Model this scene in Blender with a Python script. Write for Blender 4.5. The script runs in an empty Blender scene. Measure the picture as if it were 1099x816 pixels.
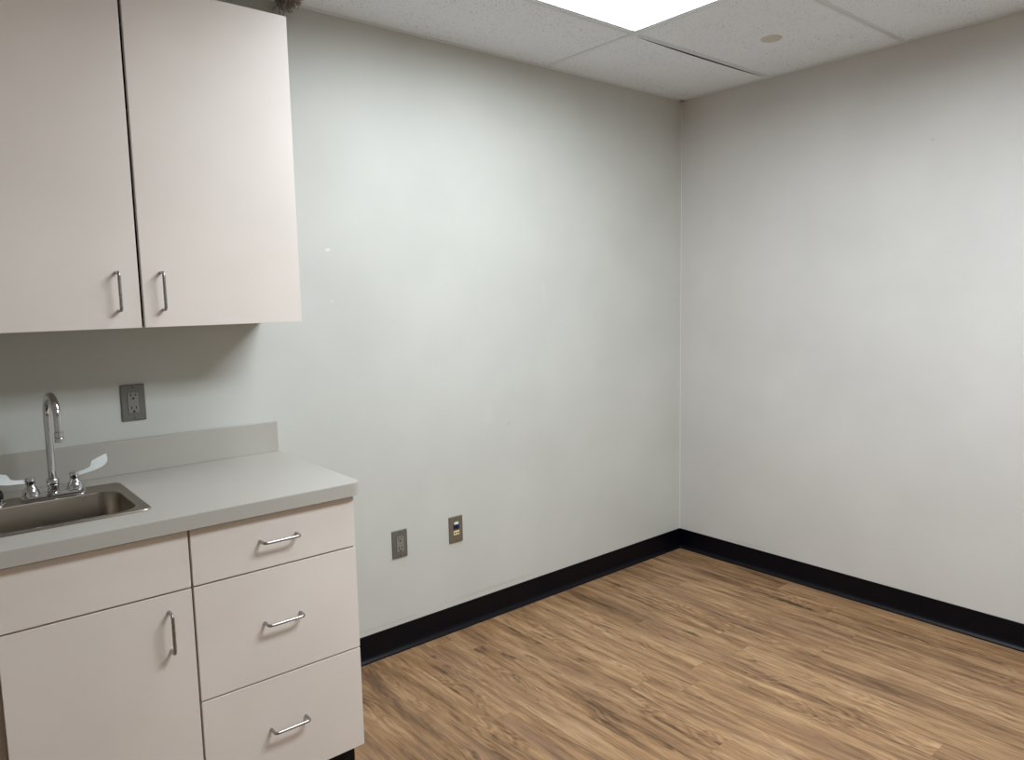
import bpy, bmesh, math, random
from mathutils import Vector, Matrix
random.seed(7)
scn = bpy.context.scene
COL = scn.collection
PI = math.pi

# ------------------------------------------------------------------ materials
def srgb(r, g, b):
    f = lambda c: (c/255/12.92) if c/255 <= .04045 else ((c/255+.055)/1.055)**2.4
    return (f(r), f(g), f(b), 1)

def mat(name, col=(200, 200, 200), rough=.5, metal=0., spec=.5, emit=None, estr=0., coat=0.):
    m = bpy.data.materials.new(name); m.use_nodes = True
    b = m.node_tree.nodes['Principled BSDF']
    b.inputs['Base Color'].default_value = srgb(*col)
    b.inputs['Roughness'].default_value = rough
    b.inputs['Metallic'].default_value = metal
    b.inputs['Specular IOR Level'].default_value = spec
    b.inputs['Coat Weight'].default_value = coat
    if emit:
        b.inputs['Emission Color'].default_value = emit
        b.inputs['Emission Strength'].default_value = estr
    return m

class NT:
    """small helper to wire shader nodes"""
    def __init__(s, m):
        s.t = m.node_tree; s.b = s.t.nodes['Principled BSDF']
    def n(s, ty, **kw):
        x = s.t.nodes.new(ty)
        for k, v in kw.items(): setattr(x, k, v)
        return x
    def l(s, a, b): s.t.links.new(a, b)
    def val(s, sock, v):
        if hasattr(v, 'default_value'): s.l(v, sock)
        else: sock.default_value = v
    def math(s, op, a, b=0., c=None, clamp=False):
        x = s.n('ShaderNodeMath', operation=op, use_clamp=clamp)
        s.val(x.inputs[0], a); s.val(x.inputs[1], b)
        if c is not None: s.val(x.inputs[2], c)
        return x.outputs[0]
    def pos(s):
        g = s.n('ShaderNodeNewGeometry'); return g.outputs['Position']
    def sep(s, v):
        x = s.n('ShaderNodeSeparateXYZ'); s.l(v, x.inputs[0]); return x.outputs
    def comb(s, x, y, z):
        c = s.n('ShaderNodeCombineXYZ')
        for i, v in enumerate((x, y, z)): s.val(c.inputs[i], v)
        return c.outputs[0]
    def noise(s, vec, scale, detail=4, rough=.5, dist=0.):
        x = s.n('ShaderNodeTexNoise'); s.l(vec, x.inputs['Vector'])
        x.inputs['Scale'].default_value = scale; x.inputs['Detail'].default_value = detail
        x.inputs['Roughness'].default_value = rough; x.inputs['Distortion'].default_value = dist
        return x.outputs[0]
    def white(s, vec):
        x = s.n('ShaderNodeTexWhiteNoise', noise_dimensions='3D'); s.l(vec, x.inputs['Vector'])
        return x.outputs[0]
    def ramp(s, fac, stops):
        x = s.n('ShaderNodeValToRGB'); s.l(fac, x.inputs[0])
        e = x.color_ramp.elements
        while len(e) < len(stops): e.new(.5)
        for i, (p, c) in enumerate(stops):
            e[i].position = p; e[i].color = c if len(c) == 4 else srgb(*c)
        return x.outputs[0]
    def mix(s, fac, a, b, mode='MIX'):
        x = s.n('ShaderNodeMix', data_type='RGBA', blend_type=mode)
        s.val(x.inputs[0], fac); s.val(x.inputs[6], a); s.val(x.inputs[7], b)
        return x.outputs[2]
    def rng(s, v, a, b, c=0., d=1.):
        x = s.n('ShaderNodeMapRange'); s.val(x.inputs[0], v)
        for i, q in enumerate((a, b, c, d)): x.inputs[i+1].default_value = q
        return x.outputs[0]
    def bump(s, h, strength, dist=.001):
        x = s.n('ShaderNodeBump'); x.inputs['Strength'].default_value = strength
        x.inputs['Distance'].default_value = dist
        s.l(h, x.inputs['Height']); s.l(x.outputs[0], s.b.inputs['Normal'])

# --- wall paint, eggshell roller texture; scuffs given as (centre, radii, strength, colour)
def wall_mat(name, col, scuffs=()):
    m = mat(name, col, .55, spec=.3); t = NT(m); p = t.pos()
    c = t.mix(t.rng(t.noise(p, 2.2, 3), .35, .65), srgb(*[int(k*.985) for k in col]), srgb(*[min(255, int(k*1.01)) for k in col]))
    for (ctr, ang, rad, st, sc) in scuffs:
        mp = t.n('ShaderNodeMapping', vector_type='TEXTURE'); t.l(p, mp.inputs[0])
        mp.inputs['Location'].default_value = ctr
        mp.inputs['Rotation'].default_value = ang
        mp.inputs['Scale'].default_value = rad
        ln = t.n('ShaderNodeVectorMath', operation='LENGTH'); t.l(mp.outputs[0], ln.inputs[0])
        wob = t.math('ADD', ln.outputs['Value'], t.rng(t.noise(p, 90, 3), .3, .7, -.5, .5))
        c = t.mix(t.math('MULTIPLY', t.rng(wob, .5, 1.1, 1., 0.), st), c, srgb(*sc))
    t.l(c, t.b.inputs['Base Color'])
    t.bump(t.noise(p, 160, 3), .12, .0012)
    return m

WALLC = (206, 207, 201)
M_wall_back = wall_mat('painted_wall_back', WALLC, [
    ((-1.250, 0, .873), (0, -math.radians(28), 0), (.022, .2, .0022), .55, (150, 146, 140)),
    ((-1.262, 0, .865), (0, -math.radians(40), 0), (.010, .2, .003), .35, (165, 160, 152)),
    ((-2.088, 0, 1.629), (0, 0, 0), (.012, .2, .006), .7, (236, 238, 234)),
    ((-2.083, 0, 1.44), (0, 0, 0), (.008, .2, .004), .5, (232, 234, 230)),
    ((-1.36, 0, .93), (0, 0, 0), (.03, .2, .05), .12, (222, 226, 222)),
    ((-1.02, 0, 1.46), (0, 0, 0), (.012, .2, .05), .12, (222, 226, 222)),
    ((-1.35, 0, .135), (0, 0, 0), (.30, .2, .010), .25, (176, 170, 160)),
    ((-1.9, 0, .13), (0, 0, 0), (.20, .2, .008), .2, (176, 170, 160)),
])
M_wall_right = wall_mat('painted_wall_right', (208, 206, 202), [
    ((0, -1.264, 2.05), (0, 0, 0), (.2, .006, .005), .5, (175, 175, 172)),
    ((0, -.42, .125), (0, 0, 0), (.2, .14, .009), .25, (176, 170, 160)),
])
M_wall_plain = wall_mat('painted_wall', WALLC)

# --- luxury vinyl planks running toward the back wall
def floor_mat():
    m = mat('vinyl_plank_floor', (150, 118, 88), .5, spec=.35); t = NT(m)
    p = t.pos(); x, y, z = t.sep(p)
    W, L = .1235, 1.22
    xs = t.math('DIVIDE', t.math('ADD', x, .018), W)
    row = t.math('FLOOR', xs); fx = t.math('FRACT', xs)
    off = t.white(t.comb(row, 3.7, 1.3))
    ys = t.math('ADD', t.math('DIVIDE', y, L), t.math('MULTIPLY', off, 7.0))
    idx = t.math('FLOOR', ys); fy = t.math('FRACT', ys)
    rnd = t.white(t.comb(row, idx, 5.1)); rnd2 = t.white(t.comb(idx, row, 9.4))
    zz = t.math('MULTIPLY', rnd, 37.)
    cv = lambda sy, dz: t.comb(x, t.math('MULTIPLY', y, sy), t.math('ADD', zz, dz))
    broad = t.noise(cv(.115, 0.), 16, 5, .60, .5)
    mid = t.noise(cv(.075, 8.), 52, 4, .6, .4)
    fine = t.noise(cv(.05, 3.), 220, 3, .65)
    # arched cathedral figure, fading in and out
    bend = t.noise(cv(.22, 31.), 7, 3, .5)
    ring = t.math('FRACT', t.math('MULTIPLY', bend, 22.))
    ring = t.math('MULTIPLY', t.math('ABSOLUTE', t.math('SUBTRACT', ring, .5)), 2.)
    ringm = t.rng(t.noise(cv(.3, 47.), 6, 2), .50, .62, 0., .11)
    v = t.math('ADD', t.math('MULTIPLY', broad, .62), t.math('MULTIPLY', mid, .38))
    v = t.math('ADD', v, t.math('MULTIPLY', t.math('SUBTRACT', rnd2, .5), .07))
    v = t.math('ADD', v, t.math('MULTIPLY', t.math('SUBTRACT', fine, .5), .26))
    v = t.math('ADD', v, t.math('MULTIPLY', t.math('SUBTRACT', ring, .5), ringm))
    c = t.ramp(v, [(.30, (80, 58, 39)), (.40, (114, 86, 60)), (.48, (140, 108, 76)), (.56, (158, 125, 90)), (.70, (182, 150, 113))])
    hue = t.noise(cv(.14, 20.), 11, 2)
    c = t.mix(t.rng(hue, .5, .72, 0., .38), c, srgb(130, 101, 83))
    # knots and dark mineral streaks
    kn = t.noise(cv(.30, 55.), 15, 4, .6, .4)
    c = t.mix(t.rng(kn, 0.64, .74, 0., .75), c, srgb(62, 42, 30))
    cr = t.noise(cv(.10, 91.), 40, 3, .55, .9)
    c = t.mix(t.rng(cr, .63, .71, 0., .6), c, srgb(68, 48, 36))
    # joints
    ex = t.math('MINIMUM', fx, t.math('SUBTRACT', 1., fx)); ey = t.math('MINIMUM', fy, t.math('SUBTRACT', 1., fy))
    jx = t.rng(ex, 0., .008, 1., 0.); jy = t.rng(ey, 0., .0010, 1., 0.)
    j = t.math('MAXIMUM', jx, jy)
    c = t.mix(t.math('MULTIPLY', j, .32), c, srgb(70, 50, 38))
    t.l(c, t.b.inputs['Base Color'])
    t.l(t.rng(v, .3, .7, .50, .40), t.b.inputs['Roughness'])
    h = t.math('SUBTRACT', t.math('MULTIPLY', v, .6), j)
    t.bump(h, .25, .0008)
    return m
M_floor = floor_mat()

# --- mineral fibre ceiling tile with fissures and a round grey spot
def tile_mat():
    m = mat('ceiling_tile', (226, 224, 222), .9, spec=.1); t = NT(m); p = t.pos()
    x, y, z = t.sep(p)
    n1 = t.noise(p, 190, 2, .5, .4); n2 = t.noise(p, 6, 3)
    holes = t.rng(n1, .635, .68, 0., 1.)
    n3 = t.noise(p, 420, 2, .5)
    holes = t.math('MAXIMUM', holes, t.math('MULTIPLY', t.rng(n3, .68, .72), .6))
    amt = t.rng(n2, .35, .6, .25, .85)
    c = t.mix(t.math('MULTIPLY', holes, amt), srgb(241, 247, 255), srgb(120, 112, 104))
    t.l(c, t.b.inputs['Base Color'])
    t.bump(t.math('SUBTRACT', 0., holes), .5, .002)
    return m
M_tile = tile_mat()
M_grid = mat('ceiling_grid_paint', (230, 236, 241), .45)
M_core = mat('ceiling_tile_core', (92, 86, 80), .95, spec=.05)
M_plenum = mat('plenum_concrete', (70, 66, 63), .9)

def lam_mat(name, col, rough=.42):
    m = mat(name, col, rough, spec=.4); t = NT(m); p = t.pos()
    c = t.mix(t.rng(t.noise(p, 3, 2), .35, .65), srgb(*[int(k*.985) for k in col]), srgb(*[min(255, int(k*1.01)) for k in col]))
    t.l(c, t.b.inputs['Base Color'])
    t.bump(t.noise(p, 420, 2), .05, .0006)
    return m
M_cab = lam_mat('blush_white_laminate', (233, 224, 216))
M_edge = mat('pale_edge_band', (226, 212, 200), .5)
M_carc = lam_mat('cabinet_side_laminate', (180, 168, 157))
M_gap_shade = mat('painted_gap_shade', (60, 52, 50), .8)  # shade of the door and drawer gaps, put into the edge colour
M_counter = lam_mat('grey_counter_laminate', (183, 179, 171), .36)
M_base = mat('navy_black_vinyl', (3, 4, 13), .38, spec=.22)
t = NT(M_base); t.bump(t.noise(t.pos(), 60, 2), .05, .001)

def brushed(name, col, r0, r1, ax=(1, 40, 40), scale=12):
    m = mat(name, col, .3, metal=1.); t = NT(m); p = t.pos(); x, y, z = t.sep(p)
    n = t.noise(t.comb(t.math('MULTIPLY', x, ax[0]), t.math('MULTIPLY', y, ax[1]), t.math('MULTIPLY', z, ax[2])), scale, 3)
    t.l(t.rng(n, .3, .7, r0, r1), t.b.inputs['Roughness'])
    return m
M_steel = brushed('brushed_steel_sink', (158, 149, 138), .27, .31, (1, 1, 1), 20)
M_pull = brushed('satin_nickel_pull', (168, 164, 162), .24, .34, (1, 1, 1), 60)
M_chrome = brushed('polished_chrome', (205, 205, 208), .05, .09, (1, 1, 1), 8)
M_lever = mat('satin_lever', (172, 174, 171), .4, metal=.6)
M_black = mat('black_rubber', (14, 14, 15), .35)
M_plate = brushed('grey_steel_plate', (116, 114, 108), .38, .5, (1, 30, 1), 30)
M_plate.node_tree.nodes['Principled BSDF'].inputs['Metallic'].default_value = .35
M_plate2 = brushed('bronze_grey_plate', (128, 120, 104), .38, .5, (1, 30, 1), 30)
M_plate2.node_tree.nodes['Principled BSDF'].inputs['Metallic'].default_value = .45
M_recep = mat('grey_receptacle', (132, 130, 124), .4)
M_slot = mat('dark_slot', (12, 12, 12), .6)
M_blue = mat('blue_jack', (18, 34, 92), .35)
M_white = mat('white_plastic', (228, 236, 232), .4)
M_ivory = mat('ivory_plastic', (236, 222, 176), .4)
M_screw = mat('screw_metal', (84, 82, 77), .5)
M_fibre = mat('torn_grey_fibre', (158, 150, 146), .9)
M_spot = mat('grey_disc_paint', (208, 206, 196), .6)
M_caulk = mat('corner_caulk', (222, 222, 216), .5)
LIGHT_COL = (.87, .94, 1.0, 1)
M_diff = mat('lit_prismatic_lens', (255, 255, 255), .5, emit=LIGHT_COL, estr=3.)
t = NT(M_diff)
wv = t.n('ShaderNodeTexVoronoi'); t.l(t.pos(), wv.inputs['Vector']); wv.inputs['Scale'].default_value = 90
t.bump(wv.outputs['Distance'], .3, .002)

# ------------------------------------------------------------------ mesh helpers
def box(bm, x0, x1, y0, y1, z0, z1, bev=0., seg=2):
    r = bmesh.ops.create_cube(bm, size=1)
    vs = r['verts']
    for v in vs:
        v.co = Vector((x0 if v.co.x < 0 else x1, y0 if v.co.y < 0 else y1, z0 if v.co.z < 0 else z1))
    if bev:
        es = list({e for v in vs for e in v.link_edges})
        bmesh.ops.bevel(bm, geom=es, offset=bev, segments=seg, profile=.6, affect='EDGES', clamp_overlap=True)
    return bm

def cyl(bm, c, axis, r, h, n=24, r2=None, cap=True):
    """cylinder/cone starting at c and running h along axis"""
    a = Vector(axis).normalized(); q = a.to_track_quat('Z', 'Y').to_matrix().to_4x4()
    m = Matrix.Translation(Vector(c) + a*h/2) @ q
    bmesh.ops.create_cone(bm, cap_ends=cap, segments=n, radius1=r, radius2=r if r2 is None else r2, depth=h, matrix=m)
    return bm

def lathe(bm, c, prof, axis=(0, 0, 1), n=28):
    a = Vector(axis).normalized(); q = a.to_track_quat('Z', 'Y').to_matrix()
    rings = []
    for r, h in prof:
        if r < 1e-6: rings.append([bm.verts.new(Vector(c) + q @ Vector((0, 0, h)))])
        else: rings.append([bm.verts.new(Vector(c) + q @ Vector((r*math.cos(2*PI*i/n), r*math.sin(2*PI*i/n), h))) for i in range(n)])
    for A, B in zip(rings, rings[1:]):
        for i in range(n):
            j = (i+1) % n
            if len(A) == 1 and len(B) > 1: bm.faces.new((A[0], B[j], B[i]))
            elif len(B) == 1 and len(A) > 1: bm.faces.new((A[i], A[j], B[0]))
            elif len(A) > 1: bm.faces.new((A[i], A[j], B[j], B[i]))
    return bm

def tube(bm, pts, r, n=14, radii=None):
    pts = [Vector(p) for p in pts]; prev = None; up = None
    for i, p in enumerate(pts):
        d = (pts[min(i+1, len(pts)-1)] - pts[max(i-1, 0)]).normalized()
        if up is None:
            up = d.orthogonal().normalized()
        else:
            up = (up - d*up.dot(d)).normalized()
        s = d.cross(up); rr = radii[i] if radii else r
        ring = [bm.verts.new(p + (up*math.cos(2*PI*k/n) + s*math.sin(2*PI*k/n))*rr) for k in range(n)]
        if prev:
            for k in range(n): bm.faces.new((prev[k], prev[(k+1) % n], ring[(k+1) % n], ring[k]))
        else: bm.faces.new(ring[::-1])
        prev = ring
    bm.faces.new(prev)
    return bm

def rounded(pts, r, seg=6):
    """polyline with its inner corners rounded"""
    P = [Vector(p) for p in pts]; out = [P[0]]
    for i in range(1, len(P)-1):
        a = (P[i-1]-P[i]).normalized(); b = (P[i+1]-P[i]).normalized()
        A = P[i]+a*r; B = P[i]+b*r
        for k in range(seg+1):
            u = k/seg
            out.append(A*(1-u)**2 + P[i]*2*u*(1-u) + B*u*u)
    out.append(P[-1]); return out

def rrect(x0, x1, y0, y1, r, seg=6):
    out = []
    for cx, cy, a0 in ((x1-r, y1-r, 0), (x0+r, y1-r, 90), (x0+r, y0+r, 180), (x1-r, y0+r, 270)):
        for k in range(seg+1):
            a = math.radians(a0 + 90*k/seg); out.append((cx+r*math.cos(a), cy+r*math.sin(a)))
    return out

def loft(bm, loops, close_last=False, close_first=False):
    R = [[bm.verts.new(p) for p in lp] for lp in loops]
    n = len(R[0])
    for A, B in zip(R, R[1:]):
        for i in range(n):
            j = (i+1) % n; bm.faces.new((A[i], A[j], B[j], B[i]))
    if close_last: bm.faces.new(R[-1])
    if close_first: bm.faces.new(R[0][::-1])
    return R

def slab(bm, outer, holes, z0, z1):
    """flat slab with holes; outlines are lists of (x, y)"""
    for z in (z0, z1):
        es = []
        for lp in [outer] + holes:
            vs = [bm.verts.new((x, y, z)) for x, y in lp]
            es += [bm.edges.new((vs[i], vs[(i+1) % len(vs)])) for i in range(len(vs))]
        bmesh.ops.triangle_fill(bm, use_beauty=True, use_dissolve=True, edges=es)
    for lp in [outer] + holes:
        n = len(lp)
        a = [bm.verts.new((x, y, z0)) for x, y in lp]; b = [bm.verts.new((x, y, z1)) for x, y in lp]
        for i in range(n): bm.faces.new((a[i], a[(i+1) % n], b[(i+1) % n], b[i]))
    bmesh.ops.remove_doubles(bm, verts=bm.verts, dist=1e-6)
    return bm

ROOT = {}
def link(name, bm, m, parent=None, smooth=False, origin=None):
    """bmesh given in world coordinates -> one mesh object"""
    bmesh.ops.recalc_face_normals(bm, faces=bm.faces)
    off = ROOT[parent.name] if parent else Vector(origin or (0, 0, 0))
    me = bpy.data.meshes.new(name)
    bmesh.ops.translate(bm, verts=bm.verts, vec=-off)
    bm.to_mesh(me); bm.free()
    ms = m if isinstance(m, (list, tuple)) else [m]
    for k in ms: me.materials.append(k)
    if smooth:
        for p in me.polygons: p.use_smooth = True
        try: me.set_sharp_from_angle(angle=math.radians(35))
        except Exception: pass
    o = bpy.data.objects.new(name, me); COL.objects.link(o)
    if parent: o.parent = parent
    else: o.location = off
    ROOT[o.name] = off
    return o

def thing(name, loc, label, cat, group=None):
    o = bpy.data.objects.new(name, None); COL.objects.link(o); o.location = loc
    o.empty_display_size = .05
    ROOT[o.name] = Vector(loc); o['label'] = label; o['category'] = cat; o['kind'] = 'thing'
    if group: o['group'] = group
    return o
def tag(o, label, cat, group=None):
    o['label'] = label; o['category'] = cat; o['kind'] = 'thing'
    if group: o['group'] = group
    return o
def struct(name, bm, m, smooth=False):
    o = link(name, bm, m, None, smooth); o['kind'] = 'structure'; return o
N = bmesh.new

# ------------------------------------------------------------------ the room
H = 2.463; ZD = 3.05; XL = -4.75; YF = -4.30
struct('floor', box(N(), XL-.1, .1, YF-.1, .1, -.1, 0), M_floor)
struct('wall_back', box(N(), XL-.1, .1, 0, .1, 0, ZD), M_wall_back)
struct('wall_right', box(N(), 0, .1, YF, 0, 0, ZD), M_wall_right)
struct('wall_left', box(N(), XL-.1, XL, YF, 0, 0, ZD), M_wall_plain)
struct('wall_front', box(N(), XL-.1, .1, YF-.1, YF, 0, ZD), M_wall_plain)

# suspended ceiling: tiles laid in a grid, fixtures take the place of tiles
XG = [0, -.993, -2.212, -3.431, -4.65, XL]
YG = [0, -.525, -1.14, -1.755, -2.37, -2.985, -3.60, -4.215, YF]
FIX = {(1, 1), (1, 3)}          # (column, row) of the light fixtures
OPEN = {(2, 0)}                         # tile missing above the wall cabinets
bm = N()
for i in range(len(XG)-1):
    for j in range(len(YG)-1):
        if (i, j) in FIX or (i, j) in OPEN: continue
        x1, x0, y1, y0 = XG[i], XG[i+1], YG[j], YG[j+1]
        if (i, j) == (0, 0):            # corner tile whose front edge has shrunk away from the bar
            n = 16; pts = []
            for k in range(n+1):
                u = k/n; pts.append((x0 + (x1-x0)*u, y0 + .010 + .019*math.sin(PI*u)**.45))
            pts += [(x1, y1), (x0, y1)]
            slab(bm, pts, [], H+.002, H+.017)
        else:
            box(bm, x0, x1, y0, y1, H+.002, H+.017)
o = struct('ceiling', bm, [M_tile, M_core])
for p in o.data.polygons:
    if abs(p.normal.z) < .5: p.material_index = 1
struct('trim_1', box(N(), XL-.1, .1, YF-.1, .1, ZD, ZD+.1), M_plenum)
# inverted T bars and wall angle, one continuous grid
bm = N(); hw = .012
for y in YG[1:-1]:
    box(bm, XL, 0, y-hw, y+hw, H, H+.0015); box(bm, XL, 0, y-.001, y+.001, H, H+.035)
for x in XG[1:-1]:
    box(bm, x-hw, x+hw, YF, 0, H-.0004, H+.0012); box(bm, x-.001, x+.001, YF, 0, H, H+.035)
struct('trim_2', bm, M_grid)
bm = N()
box(bm, XL, 0, -.021, 0, H-.0005, H+.001); box(bm, -.021, 0, YF, 0, H-.0005, H+.001)
box(bm, XL, XL+.021, YF, 0, H-.0005, H+.001); box(bm, XL, 0, YF, YF+.021, H-.0005, H+.001)
struct('trim_3', bm, M_grid)

# vinyl cove base: profile (distance from wall, height)
PROF = [(0, .1105), (.0022, .1105), (.003, .1095), (.003, .030), (.0045, .020), (.009, .011), (.0145, .0065), (.016, .004), (.016, 0), (0, 0)]
def cove(name, a, b, inward):
    """a, b (x, y) run of wall; inward = unit normal into the room"""
    bm = N(); A = [bm.verts.new((a[0]+inward[0]*d, a[1]+inward[1]*d, h)) for d, h in PROF]
    B = [bm.verts.new((b[0]+inward[0]*d, b[1]+inward[1]*d, h)) for d, h in PROF]
    n = len(PROF)
    for i in range(n): bm.faces.new((A[i], A[(i+1) % n], B[(i+1) % n], B[i]))
    bm.faces.new(A); bm.faces.new(B[::-1])
    return struct(name, bm, M_base, True)
cove('baseboard_back', (-2.346, 0), (0, 0), (0, -1))
cove('baseboard_right', (0, 0), (0, YF), (-1, 0))
cove('baseboard_left', (XL, 0), (XL, YF), (1, 0))
cove('baseboard_front', (XL, YF), (0, YF), (0, 1))
# thin bead of caulk in the corner of the two walls
bm = N(); tube(bm, [(-.0005, -.0005, .1105), (-.0005, -.0005, H)], .0028, 8)
struct('trim_4', bm, M_caulk, True)

# ------------------------------------------------------------------ light fixtures
SPREAD = 173
def troffer(i, j, label, power=17.):
    x1, x0, y1, y0 = XG[i], XG[i+1], YG[j], YG[j+1]
    t_ = thing('ceiling_light', ((x0+x1)/2, (y0+y1)/2, H), label, 'ceiling light', 'lit troffers in the ceiling')
    bm = N()
    o = [(x0+.004, y0+.004), (x1-.004, y0+.004), (x1-.004, y1-.004), (x0+.004, y1-.004)]
    h = [(x0+.022, y0+.022), (x1-.022, y0+.022), (x1-.022, y1-.022), (x0+.022, y1-.022)]
    slab(bm, o, [h], H+.002, H+.010)
    link('frame', bm, M_grid, t_)
    bm = N(); box(bm, x0+.010, x1-.010, y0+.010, y1-.010, H+.020, H+.10)
    link('housing', bm, M_grid, t_)
    bm = N(); box(bm, x0+.014, x1-.014, y0+.014, y1-.014, H+.0105, H+.0145)
    link('diffuser', bm, M_diff, t_)
    L = bpy.data.lights.new('fixture_lamp', 'AREA'); L.shape = 'RECTANGLE'
    L.size = x1-x0-.05; L.size_y = y1-y0-.05; L.energy = power; L.color = LIGHT_COL[:3]; L.spread = math.radians(SPREAD)
    lo = bpy.data.objects.new('fixture_lamp', L); COL.objects.link(lo); lo.parent = t_; lo.location = (0, 0, .0095)
troffer(1, 1, 'lit rectangular ceiling light panel nearest the back wall, above the empty wall')
troffer(1, 3, 'unseen ceiling light panel added farther from the back wall', 58.)  # invented fixture out of view, power tuned to light the cabinet fronts

# round cover disc on the ceiling tile
bm = N(); lathe(bm, (-.497, -.824, H+.002), [(0, -.004), (.030, -.004), (.040, -.003), (.042, -.0005), (.042, .0)], n=40)
tag(link('ceiling_disc', bm, M_spot, None, True, origin=(-.497, -.824, H)), 'small round grey disc flush on the ceiling tile beside the light panel', 'ceiling disc')

# torn fibrous clump hanging at the open edge of the ceiling above the wall cabinet
bm = N(); rr = random.Random(3)
for k in range(70):
    x = -2.213 + rr.gauss(0, .016); y = -.02 - abs(rr.gauss(0, .03)); z = H + .03
    ln = rr.uniform(.015, .055) * (1.2 if x < -2.215 else .6)
    pts = [(x, y, z)]
    for s in range(5):
        px, py, pz = pts[-1]; pts.append((px+rr.gauss(0, .006), min(-.005, py+rr.gauss(0, .006)), pz-ln/4 if s else pz-.02))
    tube(bm, pts, .0016, 5, [rr.uniform(.0012, .0028)]*6)
bmesh.ops.create_icosphere(bm, subdivisions=3, radius=1, matrix=Matrix.Translation((-2.208, -.045, H+.040)) @ Matrix.Diagonal((.034, .035, .034, 1)))
for v in bm.verts:
    v.co += Vector((rr.gauss(0, .0012), rr.gauss(0, .0012), rr.gauss(0, .0012)))
    v.co.y = min(v.co.y, -.002)
o = link('insulation_clump', bm, M_fibre, None, False, origin=(-2.205, -.05, H+.05))
tag(o, 'torn fibrous insulation clump hanging above the right end of the wall cabinet', 'insulation')
# ------------------------------------------------------------------ cabinets
def pull(name, c, horiz, parent):
    """bent wire pull; c = centre on the front face"""
    x, y, z = c; a = .051; pr = .032; r = .0042
    if horiz: P = [(x-a, y+.001, z), (x-a, y-pr, z), (x+a, y-pr, z), (x+a, y+.001, z)]
    else:     P = [(x, y+.001, z-a), (x, y-pr, z-a), (x, y-pr, z+a), (x, y+.001, z+a)]
    bm = N(); tube(bm, rounded(P, .011, 7), r, 14)
    return link(name, bm, M_pull, parent, True)
def panel(bm, x0, x1, y0, y1, z0, z1): return box(bm, x0, x1, y0, y1, z0, z1, .0009, 2)

def shade_front(o):
    """colour carcass front edges dark, as painted shade behind the doors and drawer fronts"""
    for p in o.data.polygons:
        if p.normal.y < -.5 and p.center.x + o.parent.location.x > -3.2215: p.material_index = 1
# wall cabinet
yu = -.335; ux1 = -2.352; ux0 = -3.2672; uz0, uz1 = 1.379, 2.293; gm = -2.8096
cab = thing('wall_cabinet', ((ux0+ux1)/2, -.17, uz0), 'off-white two-door wall cabinet hung above the sink counter', 'cabinet')
bm = N(); T = .018; yb = -.001; yc = yu+.022
box(bm, ux0, ux0+T, yc, yb, uz0, uz1); box(bm, ux1-T-.001, ux1-.001, yc, yb, uz0, uz1)
box(bm, ux0+T, ux1-T-.001, yc, yb, uz0+.003, uz0+.021); box(bm, ux0+T, ux1-T-.001, yc, yb, uz1-T, uz1)
box(bm, ux0+T, ux1-T-.001, yb-.006, yb, uz0+.021, uz1-T)
box(bm, ux0+T, ux1-T-.001, yc+.02, yb-.006, 1.67, 1.688); box(bm, ux0+T, ux1-T-.001, yc+.02, yb-.006, 1.97, 1.988)
shade_front(link('carcass', bm, [M_carc, M_gap_shade], cab))
for x0, x1, hx, lb in ((ux0, gm-.0042, -2.868, None), (gm+.0042, ux1, -2.757, None)):
    d = link('door', panel(N(), x0, x1, yu, yu+.019, uz0, uz1), M_cab, cab)
    pull('handle', (hx, yu, 1.478), False, d)

# base cabinets
yf = -.6105; yc = yf+.021; zt = .8755
dx0, dx1 = -2.8069, -2.3439
db = thing('drawer_cabinet', ((dx0+dx1)/2, -.3, 0), 'off-white base cabinet with three drawers at the right end of the counter', 'cabinet')
bm = N()
box(bm, dx0+.001, dx0+T, yc, yb, .0935, zt); box(bm, dx1-T-.001, dx1-.001, yc, yb, .0935, zt)
box(bm, dx1-T-.001, dx1-.001, -.535, yb, 0, .0935); box(bm, dx0+.001, dx0+T, -.535, yb, 0, .0935)
box(bm, dx0+T, dx1-T-.001, yc, yb, .0935, .0935+T); box(bm, dx0+T, dx1-T-.001, yb-.006, yb, .11, zt)
box(bm, dx0+T, dx1-T-.001, yc, yc+.09, zt-T, zt)
shade_front(link('carcass', bm, [M_carc, M_gap_shade], db))
bm = N(); box(bm, dx0, dx1, -.541, -.5355, 0, .093)
link('toe_kick', bm, M_base, db)
g = .0024
for z0, z1, hz in ((.7183+g, .868, .799), (.4048+g, .7183-g, .568), (.0935, .4048-g, .257)):
    d = link('drawer', panel(N(), dx0+.0028, dx1, yf, yf+.019, z0, z1), M_cab, db)
    pull('handle', ((dx0+dx1)/2, yf, hz), True, d)
    bm = N()       # drawer box behind the front
    box(bm, dx0+.03, dx0+.042, yc, -.08, z0+.02, z1-.03); box(bm, dx1-.043, dx1-.031, yc, -.08, z0+.02, z1-.03)
    box(bm, dx0+.042, dx1-.043, -.092, -.08, z0+.02, z1-.03); box(bm, dx0+.042, dx1-.043, yc, -.092, z0+.02, z0+.03)
    link('drawer_box', bm, M_carc, d)

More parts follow.
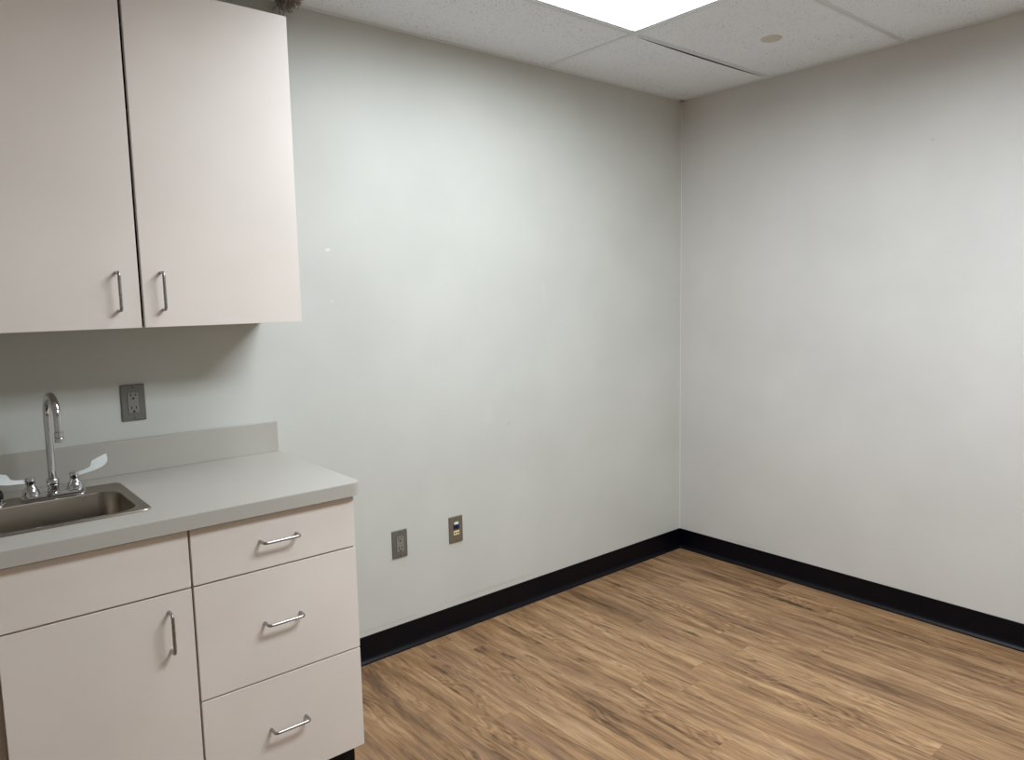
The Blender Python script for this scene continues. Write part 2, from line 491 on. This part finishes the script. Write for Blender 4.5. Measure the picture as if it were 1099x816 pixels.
sx0, sx1 = -3.222, -2.8069
sb = thing('sink_cabinet', ((sx0+sx1)/2, -.3, 0), 'off-white base cabinet with one door and a plain panel under the sink', 'cabinet')
bm = N()
box(bm, sx0-.0175, sx0+.0002, yc, yb, .0935, zt); box(bm, sx0-.0175, sx0+.0002, -.535, yb, 0, .0935)
box(bm, sx1-T, sx1-.001, yc, yb, .0935, zt); box(bm, sx1-T, sx1-.001, -.535, yb, 0, .0935)
box(bm, sx0+.0002, sx1-T, yc, yb, .0935, .0935+T); box(bm, sx0+.0002, sx1-T, yb-.006, yb, .11, .70)
shade_front(link('carcass', bm, [M_carc, M_gap_shade], sb))
bm = N(); box(bm, sx0-.017, sx1-.0005, -.541, -.5355, 0, .093)
link('toe_kick', bm, M_base, sb)
bm = N(); panel(bm, -3.905, sx1-.0028, yf, yf+.019, .7183+g, .868)
link('false_front', bm, M_cab, sb)
d = link('door', panel(N(), sx0, sx1-.0028, yf, yf+.019, .0935, .7183-g), M_cab, sb)
pull('handle', (-2.867, yf, .620), False, d)

ep = N(); box(ep, -3.925, -3.907, -.60, yb, 0, zt, .0008)
tag(link('end_panel', ep, M_carc, None, origin=(-3.916, -.3, 0)), 'off-white upright panel carrying the left end of the counter', 'panel')

# ------------------------------------------------------------------ countertop with sink cut-out
cx1 = -2.3245; cyf = -.632; zc = .914
SX0, SX1, SY0, SY1 = -3.242, -2.861, -.512, -.131
ct = thing('countertop', (-3.1, -.3, .876), 'grey laminate countertop with a backsplash along the wall', 'countertop')
outer = [(-3.94, -.001), (-3.94, cyf)]
r = .030
for k in range(9):
    a = math.radians(270 + 90*k/8); outer.append((cx1-r+r*math.cos(a), cyf+r+r*math.sin(a)))
outer.append((cx1, -.001))
hole = rrect(SX0+.012, SX1-.012, SY0+.012, SY1-.012, .02)
bm = slab(N(), outer, [hole], .8756, zc)
es = [e for e in bm.edges if all(abs(v.co.z-zc) < 1e-5 for v in e.verts) and len(e.link_faces) == 2 and
      any(abs(f.normal.z) < .5 for f in e.link_faces) and e.verts[0].co.y < -.002 and max(abs(v.co.x+3.05) for v in e.verts) > .3]
es = [e for e in bm.edges if all(abs(v.co.z-zc) < 1e-5 for v in e.verts) and len(e.link_faces) == 2
      and not all(abs(v.co.z-zc) < 1e-5 for f in e.link_faces for v in f.verts)]
es = [e for e in es if min(v.co.y for v in e.verts) < SY0-.01 or max(v.co.x for v in e.verts) > SX1+.1]
bmesh.ops.bevel(bm, geom=es, offset=.0012, segments=2, affect='EDGES')
link('counter_slab', bm, M_counter, ct)
bm = N(); box(bm, -3.94, cx1, -.0195, -.001, zc+.0002, zc+.107, .0012)
link('backsplash', bm, M_counter, ct)

# ------------------------------------------------------------------ sink
def rr3(x0, x1, y0, y1, r, z, seg=6): return [(x, y, z) for x, y in rrect(x0, x1, y0, y1, r, seg)]
sk = thing('sink', (-3.05, -.32, zc), 'small square stainless steel drop-in sink in the counter', 'sink')
bx0, bx1, by0, by1 = -3.215, -2.888, -.478, -.214
z = zc
loops = [
    rr3(SX0, SX1, SY0, SY1, .024, z+.0002), rr3(SX0, SX1, SY0, SY1, .024, z+.0018),
    rr3(SX0+.0025, SX1-.0025, SY0+.0025, SY1-.0025, .022, z+.0045), rr3(SX0+.009, SX1-.009, SY0+.009, SY1-.009, .019, z+.0048),
    rr3(SX0+.013, SX1-.013, SY0+.013, SY1-.013, .018, z+.0022),
    rr3(bx0-.006, bx1+.006, by0-.006, by1+.006, .056, z+.0018), rr3(bx0-.002, bx1+.002, by0-.002, by1+.002, .053, z+.0008),
    rr3(bx0, bx1, by0, by1, .050, z-.003), rr3(bx0+.006, bx1-.006, by0+.006, by1-.006, .048, z-.09),
    rr3(bx0+.010, bx1-.010, by0+.010, by1-.010, .046, z-.135), rr3(bx0+.018, bx1-.018, by0+.018, by1-.018, .042, z-.150),
    rr3(bx0+.034, bx1-.034, by0+.034, by1-.034, .036, z-.157), rr3(-3.07, -2.99+.0, -.39, -.31, .038, z-.160)]
bm = N(); loft(bm, loops, close_last=True)
# outer skin so the steel has thickness
link('basin', bm, M_steel, sk, True)
bm = N(); lathe(bm, (-3.03, -.35, z-.1605), [(.0, .004), (.018, .004), (.03, .003), (.041, .004), (.043, .002), (.043, 0)], n=32)
link('drain', bm, M_chrome, sk, True)
bm = N(); lathe(bm, (-3.03, -.35, z-.30), [(.0, 0), (.022, 0), (.022, .138)], n=20)
link('drain_pipe', bm, M_white, sk, True)

# ------------------------------------------------------------------ faucet
FX, FY = -3.034, -.168; FZ = zc+.0022
fc = thing('faucet', (FX, FY, FZ), 'chrome gooseneck faucet with two wing lever handles behind the sink', 'faucet')
bm = N()
loft(bm, [rr3(FX-.078, FX+.078, FY-.026, FY+.024, .016, FZ), rr3(FX-.078, FX+.078, FY-.026, FY+.024, .016, FZ+.006),
          rr3(FX-.074, FX+.074, FY-.022, FY+.020, .014, FZ+.011), rr3(FX-.066, FX+.066, FY-.014, FY+.013, .010, FZ+.013)], True, True)
link('deck_plate', bm, M_chrome, fc, True)
bm = N(); b0 = FZ+.012
lathe(bm, (FX, FY, b0), [(0, 0), (.0155, 0), (.0155, .004), (.0138, .006), (.0138, .018), (.0155, .020), (.0160, .024), (.0160, .034), (.0135, .038), (.0105, .040), (0, .040)], n=12)
link('spout_collar', bm, M_chrome, fc, True)
bm = N(); R_ = .060; zt_ = 1.143
pts = [(FX, FY, b0+.035), (FX, FY, 1.02), (FX, FY, 1.10), (FX, FY, zt_)]
tw = math.radians(4)      # spout swung a little
for k in range(1, 17):
    a = PI*k/16; s = R_*(1-math.cos(a)); pts.append((FX+s*math.sin(tw), FY-s*math.cos(tw), zt_+R_*math.sin(a)))
ex, ey = FX+2*R_*math.sin(tw), FY-2*R_*math.cos(tw)
pts.append((ex, ey, 1.108))
tube(bm, pts, .0098, 18)
sp = link('spout', bm, M_chrome, fc, True)
bm = N(); lathe(bm, (ex, ey, 1.083), [(0, 0), (.0095, 0), (.0115, .001), (.0115, .011), (.0104, .0125), (.0115, .014), (.0115, .027), (.0098, .029), (0, .029)], n=20)
link('aerator', bm, M_chrome, fc, True)
bm = N(); lathe(bm, (FX+.001, FY-.0095, 1.160), [(.0025, 0), (.0025, .001), (0, .001)], axis=(0, -1, 0), n=12)
link('set_screw', bm, M_slot, fc, True)
def lever(sx, ang_up, ang_y):
    hx = FX + sx*.0525
    bm = N(); lathe(bm, (hx, FY, FZ+.010), [(0, 0), (.0215, 0), (.0215, .004), (.0195, .012), (.0150, .022), (.0105, .028), (.0095, .030), (0, .030)], n=24)
    b = link('valve_body', bm, M_chrome, fc, True)
    bm = N(); lathe(bm, (hx, FY, FZ+.039), [(0, 0), (.0105, 0), (.0118, .002), (.0118, .018), (.0108, .021), (.0065, .0225), (0, .0225)], n=10)
    h = link('handle', bm, M_chrome, fc, True)
    out = [(.009, -.0065), (.030, -.008), (.050, -.010), (.070, -.0095), (.084, -.006), (.093, .001), (.096, .009), (.099, .022), (.080, .021), (.057, .0185), (.052, .014), (.048, .007), (.043, .004), (.030, .0035), (.009, .004)]
    bm = N(); f = [bm.verts.new((u, 0, v)) for u, v in out]; q = [bm.verts.new((u, .0028, v)) for u, v in out]
    bm.faces.new(f); bm.faces.new(q[::-1])
    for i in range(len(out)): bm.faces.new((f[i], q[i], q[(i+1) % len(out)], f[(i+1) % len(out)]))
    if sx < 0: bmesh.ops.scale(bm, vec=(-1, 1, 1), verts=bm.verts)
    bmesh.ops.rotate(bm, verts=bm.verts, matrix=Matrix.Rotation(-sx*ang_up, 3, 'Y'))
    bmesh.ops.rotate(bm, verts=bm.verts, matrix=Matrix.Rotation(math.radians(-18), 3, 'X'))
    bmesh.ops.rotate(bm, verts=bm.verts, matrix=Matrix.Rotation(ang_y, 3, 'Z'))
    bmesh.ops.translate(bm, verts=bm.verts, vec=(hx, FY, FZ+.050))
    link('lever_blade', bm, M_lever, h)
lever(1, math.radians(16), math.radians(2))
lever(-1, math.radians(10), math.radians(8))

bm = N(); q = (-3.168, -.178, FZ)
sd = thing('side_sprayer', q, 'black-topped chrome fitting on the sink rim left of the faucet', 'sprayer')
lathe(bm, q, [(0, 0), (.021, 0), (.021, .003), (.018, .005), (.018, .009), (.0195, .010), (.0195, .013), (.0175, .014), (.0175, .017), (0, .017)], n=24)
link('collar', bm, M_chrome, sd, True)
bm = N(); lathe(bm, (q[0], q[1], q[2]+.017), [(0, 0), (.017, 0), (.018, .006), (.016, .018), (.010, .027), (0, .030)], n=24)
link('cap', bm, M_black, sd, True)

# ------------------------------------------------------------------ wall plates
def plate_body(parent, cx, cz, m, w=.070, h=.1145):
    bm = N(); y = 0
    loft(bm, [[(x, -.0002, z) for x, z in rrect(cx-w/2, cx+w/2, cz-h/2, cz+h/2, .0025, 3)],
              [(x, -.0045, z) for x, z in rrect(cx-w/2, cx+w/2, cz-h/2, cz+h/2, .0025, 3)],
              [(x, -.0062, z) for x, z in rrect(cx-w/2+.003, cx+w/2-.003, cz-h/2+.003, cz+h/2-.003, .002, 3)]], True, True)
    return link('cover_plate', bm, m, parent, False)
def screw(parent, cx, cz):
    bm = N(); lathe(bm, (cx, -.0060, cz), [(.0034, 0), (.0032, .0010), (0, .0013)], axis=(0, -1, 0), n=14)
    link('screw', bm, M_screw, parent, True)
def outlet(cx, cz, label):
    o = thing('wall_outlet', (cx, 0, cz), label, 'electrical outlet', 'duplex electrical outlets on the back wall')
    plate_body(o, cx, cz, M_plate); screw(o, cx, cz+.0484); screw(o, cx, cz-.0484)
    bm = N(); box(bm, cx-.0172, cx+.0172, -.0063, -.0059, cz-.0340, cz+.0340)
    link('receptacle_gap', bm, M_slot, o)
    bm = N(); box(bm, cx-.0163, cx+.0163, -.0082, -.0060, cz-.0332, cz+.0332, .0008)
    r_ = link('receptacle', bm, M_recep, o)
    for s in (1, -1):
        c = cz + s*.0205
        link('slot', box(N(), cx-.0082, cx-.0055, -.0085, -.008, c, c+.0092), M_slot, r_)
        link('slot', box(N(), cx+.0055, cx+.0080, -.0085, -.008, c+.0008, c+.0085), M_slot, r_)
        link('ground_hole', cyl(N(), (cx, -.008, c-.0072), (0, -1, 0), .0034, .0005, 12), M_slot, r_)
    bm = N(); box(bm, cx-.0085, cx-.0005, -.0092, -.008, cz-.003, cz+.003, .0005); box(bm, cx+.0010, cx+.0090, -.0092, -.008, cz-.003, cz+.003, .0005)
    link('test_button', bm, M_recep, r_)
outlet(-2.779, 1.1355, 'grey duplex outlet above the counter, between the wall cabinet and the backsplash')
outlet(-1.836, .4520, 'grey duplex outlet low on the wall just right of the drawers')
jx, jz = -1.556, .4510
jk = thing('data_jack', (jx, 0, jz), 'brownish data wall plate with blue and ivory jacks, low on the back wall', 'wall plate')
plate_body(jk, jx, jz, M_plate2); 
screw(jk, jx, jz+.0484); screw(jk, jx, jz-.0484)
bm = N(); box(bm, jx-.0105, jx+.0105, -.0085, -.006, jz+.022, jz+.0325, .0005); link('jack_label', bm, M_white, jk)
bm = N(); box(bm, jx-.0145, jx+.0145, -.0090, -.006, jz+.0015, jz+.0215, .0006); b_ = link('blue_jack', bm, M_blue, jk)
bm = N(); box(bm, jx-.0070, jx+.0070, -.0093, -.0088, jz+.005, jz+.016); link('port', bm, M_slot, b_)
bm = N(); box(bm, jx-.0145, jx+.0145, -.0085, -.006, jz-.0235, jz-.0055, .0006); i_ = link('ivory_jack', bm, M_ivory, jk)
for s in (-1, 1):
    bm = N(); box(bm, jx+s*.0068-.0038, jx+s*.0068+.0038, -.0089, -.0083, jz-.0175, jz-.0115); link('port', bm, M_slot, i_)

# ------------------------------------------------------------------ world, camera, colour
w = bpy.data.worlds.new('world'); scn.world = w; w.use_nodes = True
w.node_tree.nodes['Background'].inputs[0].default_value = (.5, .55, .6, 1)
w.node_tree.nodes['Background'].inputs[1].default_value = .0

cx, cy, cz, yaw, pitch, roll, fpx = -3.3292, -2.53986, 1.44287, .69273, -.1127, -.02061, 790.04
cam = bpy.data.cameras.new('camera'); co = bpy.data.objects.new('camera', cam); COL.objects.link(co)
f = Vector((math.sin(yaw)*math.cos(pitch), math.cos(yaw)*math.cos(pitch), math.sin(pitch)))
r0 = Vector((math.cos(yaw), -math.sin(yaw), 0)); u0 = r0.cross(f)
r_ = r0*math.cos(roll) + u0*math.sin(roll); u_ = -r0*math.sin(roll) + u0*math.cos(roll)
co.matrix_world = Matrix(((r_.x, u_.x, -f.x, cx), (r_.y, u_.y, -f.y, cy), (r_.z, u_.z, -f.z, cz), (0, 0, 0, 1)))
cam.sensor_fit = 'HORIZONTAL'; cam.sensor_width = 36; cam.lens = fpx*36/1099
cam.clip_start = .02
scn.camera = co
scn.view_settings.view_transform = 'Standard'; scn.view_settings.look = 'None'
scn.view_settings.gamma = 1; scn.view_settings.exposure = -.16
try: scn.view_settings.use_curve_mapping = False
except Exception: pass
scn.cycles.max_bounces = 12; scn.cycles.diffuse_bounces = 8
scn.cycles.sample_clamp_indirect = 6
